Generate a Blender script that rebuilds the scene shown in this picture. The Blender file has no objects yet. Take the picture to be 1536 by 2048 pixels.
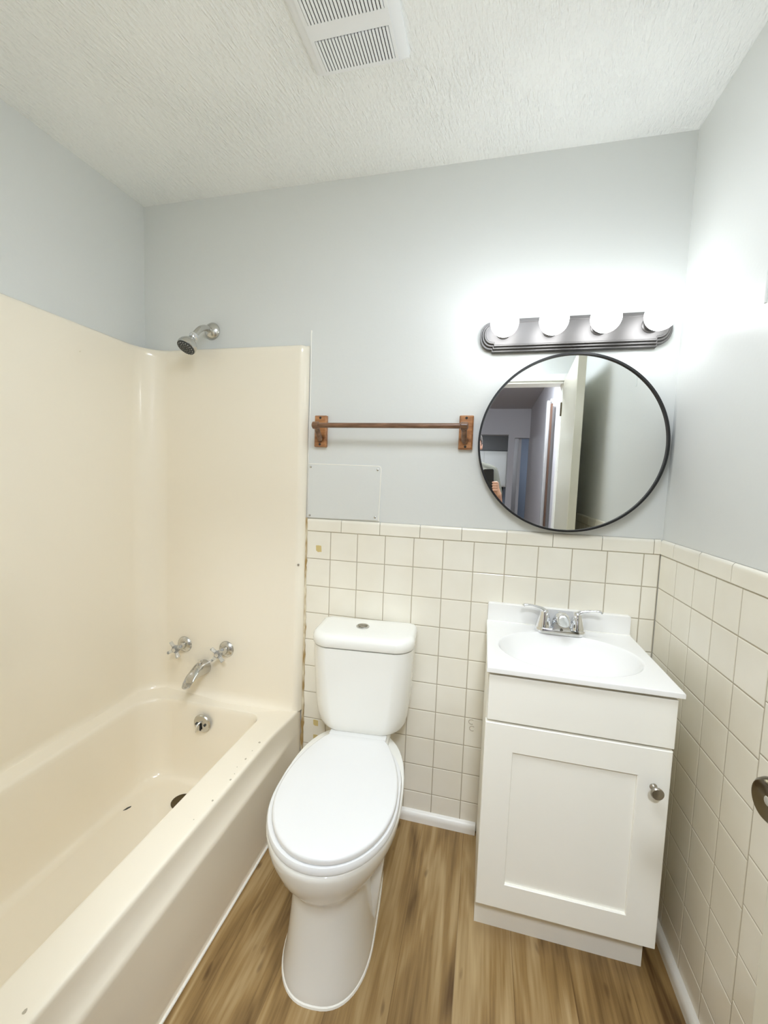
import bpy, bmesh, math, random
from math import sin, cos, pi, radians
from mathutils import Vector, Matrix

# ---------------------------------------------------------------- camera, world, light, exposure
SC = bpy.context.scene
COL = SC.collection
CAM_POS = Vector((0.57516, -1.52310, 1.30869))
YAW, PITCH, ROLL, FPX = 0.235163, -0.076740, 0.036409, 834.669
def cam_axes():
    cy, sy, cp, sp = cos(YAW), sin(YAW), cos(PITCH), sin(PITCH)
    f = Vector((-sy * cp, cy * cp, sp)); r = Vector((cy, sy, 0)); u = r.cross(f)
    cr, sr = cos(ROLL), sin(ROLL)
    return r * cr + u * sr, u * cr - r * sr, f
CR, CU, CF = cam_axes()
cd = bpy.data.cameras.new('camera'); co = bpy.data.objects.new('camera', cd); COL.objects.link(co)
cd.sensor_fit = 'VERTICAL'; cd.sensor_height = 24.0; cd.sensor_width = 18.0
cd.lens = FPX / 2048.0 * 24.0
cd.clip_start = 0.005; cd.clip_end = 50
M = Matrix((CR, CU, -CF)).transposed().to_4x4(); M.translation = CAM_POS
co.matrix_world = M
SC.camera = co

w = bpy.data.worlds.new('world'); SC.world = w; w.use_nodes = True
w.node_tree.nodes['Background'].inputs[0].default_value = (0.9, 0.95, 1.0, 1)
w.node_tree.nodes['Background'].inputs[1].default_value = 0.0

SC.view_settings.view_transform = 'Standard'
SC.view_settings.look = 'None'
SC.view_settings.gamma = 1.0
SC.view_settings.use_curve_mapping = False
SC.view_settings.exposure = 0.30
SC.cycles.max_bounces = 16
SC.cycles.diffuse_bounces = 12
SC.cycles.glossy_bounces = 6
SC.cycles.sample_clamp_indirect = 8.0
SC.cycles.caustics_reflective = False
SC.cycles.caustics_refractive = False

BULB_EMIT = 9.5
BULB_COL = (0.93, 0.97, 1.0)
HALL_FILL_EMIT = 185.0
ROOM_FILL_EMIT = 16.0
FILL_COL = (0.83, 0.905, 1.0)

# ---------------------------------------------------------------- room numbers (metres)
W = 1.1426          # right wall
L = -0.8617         # left wall
H = 2.4004          # ceiling at the back wall
FRONT = -1.56       # inner face of the wall with the door
P = 0.1095          # tile pitch
ZT = 1.0978         # top of the field tile
CEIL_SLOPE = 0.04

# ---------------------------------------------------------------- materials
def lin(c):
    return tuple((x / 12.92 if x <= 0.04045 else ((x + 0.055) / 1.055) ** 2.4) for x in c)
def rgb(r, g, b):
    return lin((r / 255, g / 255, b / 255)) + (1,)
def mat(name, col, rough=0.5, metal=0.0, spec=0.5, bump=None, coat=0.0):
    """bump: (scale xyz, strength, distance, detail)"""
    m = bpy.data.materials.new(name); m.use_nodes = True
    n = m.node_tree.nodes; l = m.node_tree.links; b = n['Principled BSDF']
    b.inputs['Base Color'].default_value = col
    b.inputs['Roughness'].default_value = rough
    b.inputs['Metallic'].default_value = metal
    b.inputs['Specular IOR Level'].default_value = spec
    b.inputs['Coat Weight'].default_value = coat
    b.inputs['Coat Roughness'].default_value = 0.1
    if bump:
        tc = n.new('ShaderNodeTexCoord'); mp = n.new('ShaderNodeMapping'); no = n.new('ShaderNodeTexNoise'); bp = n.new('ShaderNodeBump')
        mp.inputs['Scale'].default_value = bump[0]; no.inputs['Scale'].default_value = 1.0; no.inputs['Detail'].default_value = bump[3]
        bp.inputs['Strength'].default_value = bump[1]; bp.inputs['Distance'].default_value = bump[2]
        l.new(tc.outputs['Object'], mp.inputs['Vector']); l.new(mp.outputs[0], no.inputs['Vector'])
        l.new(no.outputs['Fac'], bp.inputs['Height']); l.new(bp.outputs[0], b.inputs['Normal'])
    return m
def vary(m, scale, c1, c2, lo=0.35, hi=0.65, detail=3):
    n = m.node_tree.nodes; l = m.node_tree.links; b = n['Principled BSDF']
    tc = n.new('ShaderNodeTexCoord'); mp = n.new('ShaderNodeMapping'); no = n.new('ShaderNodeTexNoise'); r = n.new('ShaderNodeValToRGB')
    mp.inputs['Scale'].default_value = scale; no.inputs['Scale'].default_value = 1; no.inputs['Detail'].default_value = detail
    r.color_ramp.elements[0].position = lo; r.color_ramp.elements[0].color = c1
    r.color_ramp.elements[1].position = hi; r.color_ramp.elements[1].color = c2
    l.new(tc.outputs['Object'], mp.inputs['Vector']); l.new(mp.outputs[0], no.inputs['Vector'])
    l.new(no.outputs['Fac'], r.inputs['Fac']); l.new(r.outputs[0], b.inputs['Base Color'])
    return m

MT = {}
MT['paint'] = mat('grey_wall_paint', rgb(218, 220, 218), 0.38, bump=((90, 90, 90), 0.12, 0.002, 2))
MT['paint_left'] = MT['paint']
MT['ceiling'] = mat('textured_ceiling_paint', rgb(246, 248, 247), 0.7)
MT['tile'] = mat('almond_wall_tile', rgb(226, 221, 207), 0.16, spec=0.5, bump=((14, 14, 14), 0.05, 0.004, 1))
MT['tile'] = vary(MT['tile'], (5, 5, 5), rgb(232, 227, 213), rgb(238, 234, 222))
MT['grout'] = mat('tile_grout', rgb(178, 169, 150), 0.9)
MT['fibre'] = mat('almond_fibreglass', rgb(238, 230, 213), 0.13, spec=0.5, bump=((6, 6, 6), 0.05, 0.006, 1))
MT['porcelain'] = mat('white_porcelain', rgb(234, 233, 227), 0.1)
MT['seat'] = mat('white_plastic_seat', rgb(226, 226, 225), 0.22)
MT['cab'] = mat('white_cabinet_paint', rgb(242, 240, 231), 0.4)
MT['marble'] = mat('white_cultured_marble', rgb(236, 235, 232), 0.2)
MT['chrome'] = mat('chrome', (0.82, 0.83, 0.85, 1), 0.09, 1.0)
MT['chrome_dull'] = mat('worn_chrome', (0.62, 0.61, 0.58, 1), 0.2, 1.0)
MT['nickel'] = mat('brushed_nickel', (0.40, 0.37, 0.32, 1), 0.32, 1.0)
MT['bronze'] = mat('antique_bronze', (0.13, 0.105, 0.065, 1), 0.28, 1.0)
MT['bronze_light'] = mat('bronze_fixture', (0.15, 0.142, 0.138, 1), 0.42, 0.8)
MT['black'] = mat('black_metal', (0.012, 0.012, 0.013, 1), 0.35)
MT['rubber'] = mat('dark_rubber', (0.03, 0.035, 0.035, 1), 0.5)
MT['dark'] = mat('dark_gap', (0.02, 0.018, 0.015, 1), 0.8)
MT['mirror'] = mat('silvered_glass', (0.86, 0.88, 0.87, 1), 0.0, 1.0)
MT['trim'] = mat('white_trim_paint', rgb(242, 241, 236), 0.35)
MT['jamb'] = mat('dimmed_jamb_paint', rgb(158, 155, 153), 0.5)  # grey stands in for the dim hall light on the jamb
MT['door'] = mat('cream_door_paint', rgb(216, 212, 196), 0.25)
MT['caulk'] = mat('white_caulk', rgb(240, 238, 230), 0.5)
MT['oldcaulk'] = vary(mat('stained_caulk', rgb(200, 180, 135), 0.7), (60, 60, 14), rgb(160, 132, 82), rgb(222, 212, 186), 0.4, 0.62)
MT['residue'] = mat('yellow_adhesive_residue', rgb(206, 186, 128), 0.6)
MT['vent'] = mat('white_vent_plastic', rgb(240, 242, 244), 0.4)
MT['wood_bar'] = vary(mat('stained_oak', rgb(140, 86, 48), 0.35), (18, 90, 90), rgb(136, 88, 52), rgb(182, 128, 82))
MT['wood_dark'] = vary(mat('dark_stained_oak', rgb(120, 88, 64), 0.28), (18, 90, 90), rgb(98, 70, 50), rgb(134, 100, 76))
MT['bulb'] = bpy.data.materials.new('glowing_frosted_bulb'); MT['bulb'].use_nodes = True
_b = MT['bulb'].node_tree.nodes['Principled BSDF']
_b.inputs['Base Color'].default_value = (0.9, 0.9, 0.9, 1)
_b.inputs['Emission Color'].default_value = BULB_COL + (1,)
_b.inputs['Emission Strength'].default_value = BULB_EMIT
MT['acrylic'] = mat('clear_acrylic', (0.93, 0.95, 0.95, 1), 0.05)
MT['acrylic'].node_tree.nodes['Principled BSDF'].inputs['Transmission Weight'].default_value = 0.75
MT['skin'] = mat('skin', rgb(208, 160, 136), 0.5)
MT['hair'] = mat('short_dark_hair', rgb(62, 52, 44), 0.7)
MT['shirt'] = mat('khaki_grey_shirt_fabric', rgb(92, 91, 80), 0.9)
MT['jeans'] = mat('dark_trouser_fabric', rgb(52, 56, 66), 0.9)
MT['shoe'] = mat('dark_shoe', rgb(38, 36, 35), 0.6)
MT['phone'] = mat('black_phone', (0.008, 0.008, 0.009, 1), 0.25)
MT['glass_lens'] = mat('phone_lens', (0.05, 0.05, 0.06, 1), 0.05)
MT['hallpaint'] = mat('hall_grey_paint', rgb(188, 184, 186), 0.6)
MT['bluepaint'] = mat('blue_grey_paint', rgb(150, 160, 178), 0.6)
MT['soffit'] = mat('dark_grey_soffit_paint', rgb(112, 112, 112), 0.6)
MT['brown'] = mat('brown_wood_edge', rgb(84, 58, 42), 0.5)

def ceiling_bump(m):
    n = m.node_tree.nodes; l = m.node_tree.links; b = n['Principled BSDF']
    tc = n.new('ShaderNodeTexCoord'); mp = n.new('ShaderNodeMapping'); mp.inputs['Rotation'].default_value = (0, 0, radians(9))
    mp2 = n.new('ShaderNodeMapping'); mp2.inputs['Scale'].default_value = (135, 38, 1)
    no = n.new('ShaderNodeTexNoise'); no.inputs['Scale'].default_value = 1; no.inputs['Detail'].default_value = 3; no.inputs['Roughness'].default_value = 0.55
    r = n.new('ShaderNodeValToRGB'); r.color_ramp.elements[0].position = 0.40; r.color_ramp.elements[1].position = 0.74
    big = n.new('ShaderNodeTexNoise'); big.inputs['Scale'].default_value = 4
    mul = n.new('ShaderNodeMath'); mul.operation = 'MULTIPLY'
    bp = n.new('ShaderNodeBump'); bp.inputs['Strength'].default_value = 1.0; bp.inputs['Distance'].default_value = 0.005
    l.new(tc.outputs['Object'], mp.inputs['Vector']); l.new(mp.outputs[0], mp2.inputs['Vector']); l.new(mp2.outputs[0], no.inputs['Vector'])
    l.new(no.outputs['Fac'], r.inputs['Fac']); l.new(tc.outputs['Object'], big.inputs['Vector'])
    l.new(r.outputs[0], mul.inputs[0]); l.new(big.outputs['Fac'], mul.inputs[1])
    l.new(mul.outputs[0], bp.inputs['Height']); l.new(bp.outputs[0], b.inputs['Normal'])
ceiling_bump(MT['ceiling'])

def floor_mat():
    m = bpy.data.materials.new('vinyl_wood_plank'); m.use_nodes = True
    n = m.node_tree.nodes; l = m.node_tree.links; b = n['Principled BSDF']
    b.inputs['Roughness'].default_value = 0.42
    tc = n.new('ShaderNodeTexCoord'); sp = n.new('ShaderNodeSeparateXYZ'); l.new(tc.outputs['Object'], sp.inputs[0])
    def math_(op, a, bb=None):
        k = n.new('ShaderNodeMath'); k.operation = op
        for i, v in enumerate((a, bb)):
            if v is None: continue
            if isinstance(v, (int, float)): k.inputs[i].default_value = v
            else: l.new(v, k.inputs[i])
        return k.outputs[0]
    px = math_('DIVIDE', math_('ADD', sp.outputs['X'], 5.06), 0.152)
    pid = math_('FLOOR', px); fr = math_('FRACT', px)
    wn = n.new('ShaderNodeTexWhiteNoise'); wn.noise_dimensions = '1D'; l.new(pid, wn.inputs['W'])
    ysh = math_('ADD', sp.outputs['Y'], math_('MULTIPLY', wn.outputs['Value'], 7.3))
    def noise(sx, sy, det, dist=0.0):
        c = n.new('ShaderNodeCombineXYZ')
        l.new(math_('MULTIPLY', sp.outputs['X'], sx), c.inputs[0]); l.new(math_('MULTIPLY', ysh, sy), c.inputs[1]); l.new(pid, c.inputs[2])
        t = n.new('ShaderNodeTexNoise'); t.inputs['Scale'].default_value = 1; t.inputs['Detail'].default_value = det; t.inputs['Distortion'].default_value = dist
        l.new(c.outputs[0], t.inputs['Vector']); return t.outputs['Fac']
    broad = noise(16, 2.2, 2, 0.8); fine = noise(120, 5, 4, 0.3); knot = noise(26, 9, 1, 0.0)
    r = n.new('ShaderNodeValToRGB'); e = r.color_ramp.elements
    e[0].position = 0.30; e[0].color = rgb(88, 62, 30); e[1].position = 0.72; e[1].color = rgb(190, 166, 124)
    k = e.new(0.5); k.color = rgb(150, 121, 76)
    mixf = math_('ADD', math_('MULTIPLY', broad, 0.72), math_('MULTIPLY', fine, 0.28))
    mixf = math_('ADD', mixf, math_('MULTIPLY', math_('SUBTRACT', wn.outputs['Value'], 0.5), 0.10))
    l.new(mixf, r.inputs['Fac'])
    kr = n.new('ShaderNodeValToRGB'); kr.color_ramp.elements[0].position = 0.69; kr.color_ramp.elements[1].position = 0.78
    l.new(knot, kr.inputs['Fac'])
    mx = n.new('ShaderNodeMix'); mx.data_type = 'RGBA'; mx.inputs['B'].default_value = rgb(74, 48, 24)
    l.new(math_('MULTIPLY', kr.outputs[0], 0.85), mx.inputs['Factor']); l.new(r.outputs[0], mx.inputs['A'])
    edge = math_('LESS_THAN', fr, 0.012)
    mx2 = n.new('ShaderNodeMix'); mx2.data_type = 'RGBA'; mx2.inputs['B'].default_value = rgb(96, 70, 40)
    l.new(math_('MULTIPLY', edge, 0.5), mx2.inputs['Factor']); l.new(mx.outputs['Result'], mx2.inputs['A'])
    l.new(mx2.outputs['Result'], b.inputs['Base Color'])
    bp = n.new('ShaderNodeBump'); bp.inputs['Strength'].default_value = 0.12; bp.inputs['Distance'].default_value = 0.002
    l.new(fine, bp.inputs['Height']); l.new(bp.outputs[0], b.inputs['Normal'])
    return m
MT['floor'] = floor_mat()

# ---------------------------------------------------------------- object helpers
def thing(name, label, cat, loc=(0, 0, 0), group=None):
    o = bpy.data.objects.new(name, None); COL.objects.link(o)
    o.empty_display_size = 0.05; o.location = loc
    o['label'] = label; o['category'] = cat
    if group: o['group'] = group
    return o
def wloc(o):
    v = Vector((0, 0, 0))
    while o is not None:
        v = v + o.location; o = o.parent
    return v
def obj(name, bm, m, parent=None, smooth=35, label=None):
    """link a bmesh made in world coordinates as ONE mesh object under parent"""
    if isinstance(m, str): m = MT[m]
    if parent is not None: bmesh.ops.translate(bm, verts=bm.verts, vec=-wloc(parent))
    bmesh.ops.remove_doubles(bm, verts=bm.verts, dist=1e-6)
    me = bpy.data.meshes.new(name); bm.to_mesh(me); bm.free()
    me.materials.append(m)
    if smooth:
        for p_ in me.polygons: p_.use_smooth = True
        me.set_sharp_from_angle(angle=radians(smooth))
    o = bpy.data.objects.new(name, me); COL.objects.link(o)
    if smooth and smooth <= 60:
        wn_ = o.modifiers.new('weighted_normal', 'WEIGHTED_NORMAL'); wn_.keep_sharp = True; wn_.weight = 60
    if parent is not None: o.parent = parent
    if label: o['label'] = label
    return o
def struct(name, bm, m, parent=None, smooth=None):
    o = obj(name, bm, m, parent, smooth)
    if parent is None: o['kind'] = 'structure'
    return o
def new(): return bmesh.new()
def box(bm, x0, x1, y0, y1, z0, z1, bev=0.0, seg=2):
    vs = [bm.verts.new((x, y, z)) for x in (x0, x1) for y in (y0, y1) for z in (z0, z1)]
    f = [(0, 1, 3, 2), (4, 6, 7, 5), (0, 4, 5, 1), (2, 3, 7, 6), (0, 2, 6, 4), (1, 5, 7, 3)]
    fs = [bm.faces.new([vs[i] for i in q]) for q in f]
    if bev > 0:
        es = list({e for a in fs for e in a.edges})
        bmesh.ops.bevel(bm, geom=es, offset=bev, segments=seg, affect='EDGES', profile=0.5)
    return bm
def loft(bm, loops, cap0=True, cap1=True, closed=True):
    rows = [[bm.verts.new(p) for p in lp] for lp in loops]
    n = len(rows[0])
    for a, b in zip(rows, rows[1:]):
        for i in range(n if closed else n - 1):
            j = (i + 1) % n
            try: bm.faces.new((a[i], a[j], b[j], b[i]))
            except ValueError: pass
    if cap0: bm.faces.new(rows[0])
    if cap1: bm.faces.new(rows[-1])
    return bm
def fixn(bm):
    bmesh.ops.recalc_face_normals(bm, faces=bm.faces); return bm
def frame_axes(d):
    d = Vector(d).normalized(); a = Vector((0, 0, 1)) if abs(d.z) < 0.9 else Vector((1, 0, 0))
    u = d.cross(a).normalized(); return u, d.cross(u).normalized(), d
def lathe(bm, base, axis, prof, n=32, cap0=True, cap1=True):
    """prof: list of (distance along axis, radius)"""
    u, v, d = frame_axes(axis); base = Vector(base)
    loops = [[base + d * h + (u * cos(2 * pi * i / n) + v * sin(2 * pi * i / n)) * max(r, 1e-5) for i in range(n)] for h, r in prof]
    return fixn(loft(bm, loops, cap0, cap1)) if len(bm.verts) == 0 else loft(bm, loops, cap0, cap1)
def tube(bm, pts, rads, n=14, caps=True, squash=None):
    pts = [Vector(p) for p in pts]
    if not isinstance(rads, (list, tuple)): rads = [rads] * len(pts)
    loops = []; pu = None
    for i, p in enumerate(pts):
        d = (pts[min(i + 1, len(pts) - 1)] - pts[max(i - 1, 0)]).normalized()
        if pu is None: u, v, _ = frame_axes(d)
        else:
            u = (pu - d * pu.dot(d)).normalized(); v = d.cross(u)
        pu = u
        sq = squash[i] if squash else 1.0
        loops.append([p + (u * cos(2 * pi * k / n) + v * sin(2 * pi * k / n) * sq) * rads[i] for k in range(n)])
    return loft(bm, loops, caps, caps)
def bez(pts, n=12):
    """Catmull-Rom through pts"""
    P_ = [Vector(p) for p in pts]; P_ = [2 * P_[0] - P_[1]] + P_ + [2 * P_[-1] - P_[-2]]
    out = []
    for i in range(1, len(P_) - 2):
        a, b, c, d = P_[i - 1:i + 3]
        for k in range(n):
            t = k / n
            out.append(0.5 * ((2 * b) + (c - a) * t + (2 * a - 5 * b + 4 * c - d) * t * t + (3 * b - a - 3 * c + d) * t ** 3))
    out.append(P_[-2]); return out
def rrect(x0, x1, y0, y1, r, n=8):
    """rounded rectangle, ccw, 4*(n+1) points, starting at the +x+y corner; r: number or four radii"""
    if not isinstance(r, (tuple, list)): r = (r,) * 4
    out = []
    for k, (cx, cy) in enumerate(((x1, y1), (x0, y1), (x0, y0), (x1, y0))):
        sx, sy = ((1, 1), (-1, 1), (-1, -1), (1, -1))[k]
        q = r[k]
        for i in range(n + 1):
            a = pi / 2 * (k + i / n)
            out.append((cx - sx * q + q * cos(a), cy - sy * q + q * sin(a)))
    return out
def sphere(bm, c, r, nu=32, nv=16, sc=(1, 1, 1)):
    c = Vector(c)
    loops = []
    for j in range(1, nv):
        t = pi * j / nv
        loops.append([c + Vector((r * sc[0] * sin(t) * cos(2 * pi * i / nu), r * sc[1] * sin(t) * sin(2 * pi * i / nu), r * sc[2] * cos(t))) for i in range(nu)])
    top = bm.verts.new(c + Vector((0, 0, r * sc[2]))); bot = bm.verts.new(c - Vector((0, 0, r * sc[2])))
    rows = [[bm.verts.new(p) for p in lp] for lp in loops]
    for a, b in zip(rows, rows[1:]):
        for i in range(nu): bm.faces.new((a[i], b[i], b[(i + 1) % nu], a[(i + 1) % nu]))
    for i in range(nu):
        bm.faces.new((top, rows[0][i], rows[0][(i + 1) % nu])); bm.faces.new((bot, rows[-1][(i + 1) % nu], rows[-1][i]))
    return bm
def capsule(bm, a, b, r0, r1, n=20):
    """closed tapered capsule"""
    a = Vector(a); b = Vector(b); d = (b - a); ln = d.length; pr = []
    for k in range(7): t = pi / 2 * (1 - k / 6); pr.append((-r0 * sin(t), r0 * cos(t)))
    for k in range(7): t = pi / 2 * k / 6; pr.append((ln + r1 * sin(t), r1 * cos(t)))
    u, v, dd = frame_axes(d)
    loops = [[a + dd * h + (u * cos(2 * pi * i / n) + v * sin(2 * pi * i / n)) * max(r, 1e-4) for i in range(n)] for h, r in pr]
    return loft(bm, loops)

# ================================================================= SETTING
FY = -8.2
struct('floor', box(new(), -1.4, 3.2, FY, 0.12, -0.1, 0.0), 'floor')

# ceiling (falls very slightly towards the door)
bm = new()
def cz(y): return H + CEIL_SLOPE * y
v = [(L - .1, .1), (W + .1, .1), (W + .1, FRONT), (L - .1, FRONT)]
loft(bm, [[(x, y, cz(y)) for x, y in v], [(x, y, H + .1) for x, y in v]])
struct('ceiling', fixn(bm), 'ceiling')
struct('wall_back', box(new(), L - .1, W + .1, .004, .12, 0, H + .02), 'paint')
struct('wall_left', box(new(), L - .1, L, FRONT - .12, .004, 0, H + .02), 'paint')
struct('wall_right', box(new(), W + .004, W + .11, FRONT - .12, .004, 0, H + .02), 'paint')
bm = new()
DX0, DX1, DZ = 0.27, 1.06, 2.012
box(bm, L - .1, DX0, FRONT - .12, FRONT, 0, 2.42); box(bm, DX1, W + .11, FRONT - .12, FRONT, 0, 2.42); box(bm, DX0, DX1, FRONT - .12, FRONT, DZ, 2.42)
struct('wall_front', bm, 'paint')
# door casing
bm = new()
box(bm, DX0 - .05, DX0, FRONT, FRONT + .012, 0, DZ + .045, .003); box(bm, DX0 - .05, DX1 + .05, FRONT, FRONT + .012, DZ, DZ + .045, .003)
box(bm, DX0, DX0 + .014, FRONT - .12, FRONT - .001, 0, DZ, .002); box(bm, DX1 - .014, DX1, FRONT - .12, FRONT - .04, 0, DZ, .002)
box(bm, DX0 + .014, DX1 - .014, FRONT - .12, FRONT - .001, DZ - .014, DZ, .002)
struct('trim_1', bm, 'trim')

# ---- tile wainscot: bevelled tiles on a grout bed, with a rounded cap course
def tile(bm, o, ux, uz, nrm, w_, h_, g=0.0011, t=0.005, bev=0.0022):
    """o: lower corner on the tile face plane"""
    o = Vector(o); ux = Vector(ux); uz = Vector(uz); nrm = Vector(nrm)
    def lp(i, d): return [o + ux * i + uz * i - nrm * d, o + ux * (w_ - i) + uz * i - nrm * d, o + ux * (w_ - i) + uz * (h_ - i) - nrm * d, o + ux * i + uz * (h_ - i) - nrm * d]
    loft(bm, [lp(g, t), lp(g, bev * .8), lp(g + bev * .35, bev * .25), lp(g + bev, 0)], cap0=False)
def cap(bm, o, ux, nrm, w_, z0, z1, g=0.0012):
    o = Vector(o); ux = Vector(ux); nrm = Vector(nrm); up = Vector((0, 0, 1))
    prof = [(z0 + g, -.004), (z0 + g, .0005), (z0 + g + .002, .0025)]
    for k in range(9):
        a = pi / 2 * k / 8
        prof.append((z1 - .012 + .012 * sin(a), .0025 - .0095 + .0095 * cos(a)))
    prof.append((z1, -.004))
    a = [o + nrm * d + up * z + ux * g for z, d in prof]; b = [o + nrm * d + up * z + ux * (w_ - g) for z, d in prof]
    loft(bm, [a, b])
wb = bpy.data.objects['wall_back']; wr = bpy.data.objects['wall_right']
rows = [(ZT - (r + 1) * P, P) for r in range(9)] + [(0.004, ZT - 9 * P - 0.004)]
bm = new()
xs = [-.104, 0] + [P * k for k in range(1, 11)] + [W - .001]
for x0, x1 in zip(xs, xs[1:]):
    for z0, hh in rows: tile(bm, (x0, 0, z0), (1, 0, 0), (0, 0, 1), (0, -1, 0), x1 - x0, hh)
obj('tile_wainscot', fixn(bm), 'tile', wb, None)
bm = new()
xc = [-.104, .043, .197, .350, .502, .658, .811, .966, 1.121, W - .001]
for x0, x1 in zip(xc, xc[1:]): cap(bm, (x0, 0, 0), (1, 0, 0), (0, -1, 0), x1 - x0, ZT, 1.148)
obj('cap_tile_course', fixn(bm), 'tile', wb, 30)
obj('grout_bed', box(new(), -.104, W, .0012, .0045, 0.003, 1.14), 'grout', wb, None)
bm = new()
ys = [0, .1188] + [.1188 + P * k for k in range(1, 13)]
for k, (y0, y1) in enumerate(zip(ys, ys[1:])):
    off = 0.016 if k >= 5 else 0.0
    for z0, hh in rows:
        if z0 < .01: tile(bm, (W, -y0, z0), (0, -1, 0), (0, 0, 1), (-1, 0, 0), y1 - y0, hh + off)
        else: tile(bm, (W, -y0, z0 + off), (0, -1, 0), (0, 0, 1), (-1, 0, 0), y1 - y0, hh - (off if z0 + hh > ZT - .01 else 0))
obj('tile_wainscot', fixn(bm), 'tile', wr, None)
bm = new()
yc = [0, .097, .252, .405, .558, .71, .862, 1.014, 1.166, 1.318, 1.47]
for y0, y1 in zip(yc, yc[1:]): cap(bm, (W, -y0, 0), (0, -1, 0), (-1, 0, 0), y1 - y0, ZT, 1.148)
obj('cap_tile_course', fixn(bm), 'tile', wr, 30)
obj('grout_bed', box(new(), W + .0012, W + .0045, -1.47, 0, 0.003, 1.14), 'grout', wr, None)
# old tape residue and a pencil scrawl on the tiles
def flake(bm, c, ux, uz, nrm, pts, t=.0006):
    c = Vector(c); ux = Vector(ux); uz = Vector(uz); nrm = Vector(nrm)
    a = [c + ux * x + uz * z + nrm * .0002 for x, z in pts]; b = [q + nrm * t for q in a]
    loft(bm, [a, b])
for i, (cx, czz, s) in enumerate(((-.048, 1.030, 1.0), (-.043, .315, .9), (-.041, .252, .95))):
    bm = new(); random.seed(i + 3)
    flake(bm, (cx, 0, czz), (1, 0, 0), (0, 0, 1), (0, -1, 0), [(-.011 * s, -.008), (-.003, -.014 * s), (.012 * s, -.012), (.010, .012 * s), (-.002, .013), (-.012 * s, .012)])
    obj('adhesive_residue', fixn(bm), 'residue', wb, None, label='yellowed adhesive patch stuck on a tile')
bm = new()
for cx, czz in ((.572, .428), (.576, .403)):
    pts = [(cx + .010 * cos(a), -.0008, czz + .009 * sin(a)) for a in [radians(50 + 28 * k) for k in range(10)]]
    tube(bm, pts, .0012, 6)
obj('pencil_scrawl', bm, 'grout', wb, None, label='faint grey curled scrawl on a tile')
# little plaster ridge and paint scars
bm = new(); tube(bm, bez([(-.101, .003, 1.150), (-.1015, .002, 1.36), (-.1, .003, 1.6), (-.1005, .002, 1.845), (-.0995, .004, 1.86)], 6), .0022, 8)
obj('drywall_bead', bm, 'caulk', wb, None, label='thin white vertical ridge of caulk')
bm = new(); tube(bm, [(W + .003, -.418, 1.722 + .02 * k) for k in range(5)], .003, 8)
obj('paint_ridge', bm, 'paint', wr, None)
bm = new(); tube(bm, bez([(1.06, -.026, cz(-.026)), (1.09, -.017, cz(-.02)), (1.125, -.009, cz(-.01))], 5), .0035, 8)
obj('plaster_ridge', bm, 'ceiling', bpy.data.objects['ceiling'], None)

# baseboards (small rounded shoe moulding)
def shoe(bm, a, b, nrm, h=.040, t=.016):
    a = Vector(a); b = Vector(b); nrm = Vector(nrm)
    pr = [(0, 0), (t, 0), (t, h * .45)] + [(t - (t - .003) * (1 - cos(q)), h * .45 + h * .5 * sin(q)) for q in [pi / 2 * k / 6 for k in range(1, 7)]] + [(0, h)]
    loft(bm, [[p_ + nrm * d + Vector((0, 0, z)) for d, z in pr] for p_ in (a, b)])
bm = new(); shoe(bm, (-.10, 0, 0), (.606, 0, 0), (0, -1, 0)); struct('baseboard_back', fixn(bm), 'trim', smooth=30)
bm = new(); shoe(bm, (W, -.012, 0), (W, FRONT, 0), (-1, 0, 0)); struct('baseboard_right', fixn(bm), 'trim', smooth=30)

# stained sealant strip where the tub surround meets the tile
bm = new(); random.seed(5)
lp = []
for k in range(60):
    z = .02 + k / 59 * 1.13; wv = .0035 + .0028 * random.random() + (.0015 if z < .75 else 0)
    xx = -.1015 + .0012 * random.uniform(-1, 1)
    lp.append([(xx - wv, -.0005, z), (xx - wv * .6, -.006, z), (xx + wv * .6, -.005, z), (xx + wv, -.0005, z)])
loft(bm, lp); struct('trim_2', fixn(bm), 'oldcaulk', smooth=60)

# ---- open door with its lever... round knob
hx, hy, ax, ay = 1.046, -1.555, 1.000, -.845
dd = Vector((ax - hx, ay - hy, 0)); dlen = dd.length; dd.normalize(); dn = Vector((dd.y, -dd.x, 0))
if dn.x < 0: dn = -dn
bm = new(); TH = .040
lp = rrect(0, dlen, 0, TH, .003, 3)
loft(bm, [[Vector((hx, hy, 0)) + dd * s + dn * t + Vector((0, 0, z)) for s, t in lp] for z in (.012, 2.0)])
door = struct('door_1', fixn(bm), 'door', smooth=30)
kz = .913
kb = Vector((hx, hy, kz)) + dd * (dlen - .060)
for sgn, base in ((-1, kb), (1, kb + dn * TH)):
    a = dn * sgn
    bm = new(); lathe(bm, base, a, [(0, .033), (.004, .033), (.007, .030), (.009, .022)], 36); rz = obj('rosette', bm, 'bronze', door)
    bm = new(); lathe(bm, base + a * .008, a, [(0, .012), (.016, .012), (.022, .018), (.030, .0265), (.040, .0285), (.046, .0265), (.049, .0235), (.0485, .022), (.045, .017), (.043, .0)], 40)
    kn = obj('door_knob', bm, 'bronze', door, 40)
    if sgn < 0:
        bm = new(); lathe(bm, base + a * .050, a, [(0, .006), (.0035, .006), (.0045, .004)], 20); obj('lock_button', bm, 'chrome_dull', kn)
for zz in (.25, 1.78):
    bm = new(); lathe(bm, Vector((hx, hy, zz)) + dd * -.004 - dn * .004, (0, 0, 1), [(0, .006), (.09, .006)], 12); obj('hinge', bm, 'bronze', door)
bm = new(); cpos = Vector((hx, hy, kz)) + dd * dlen + dn * TH / 2
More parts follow.
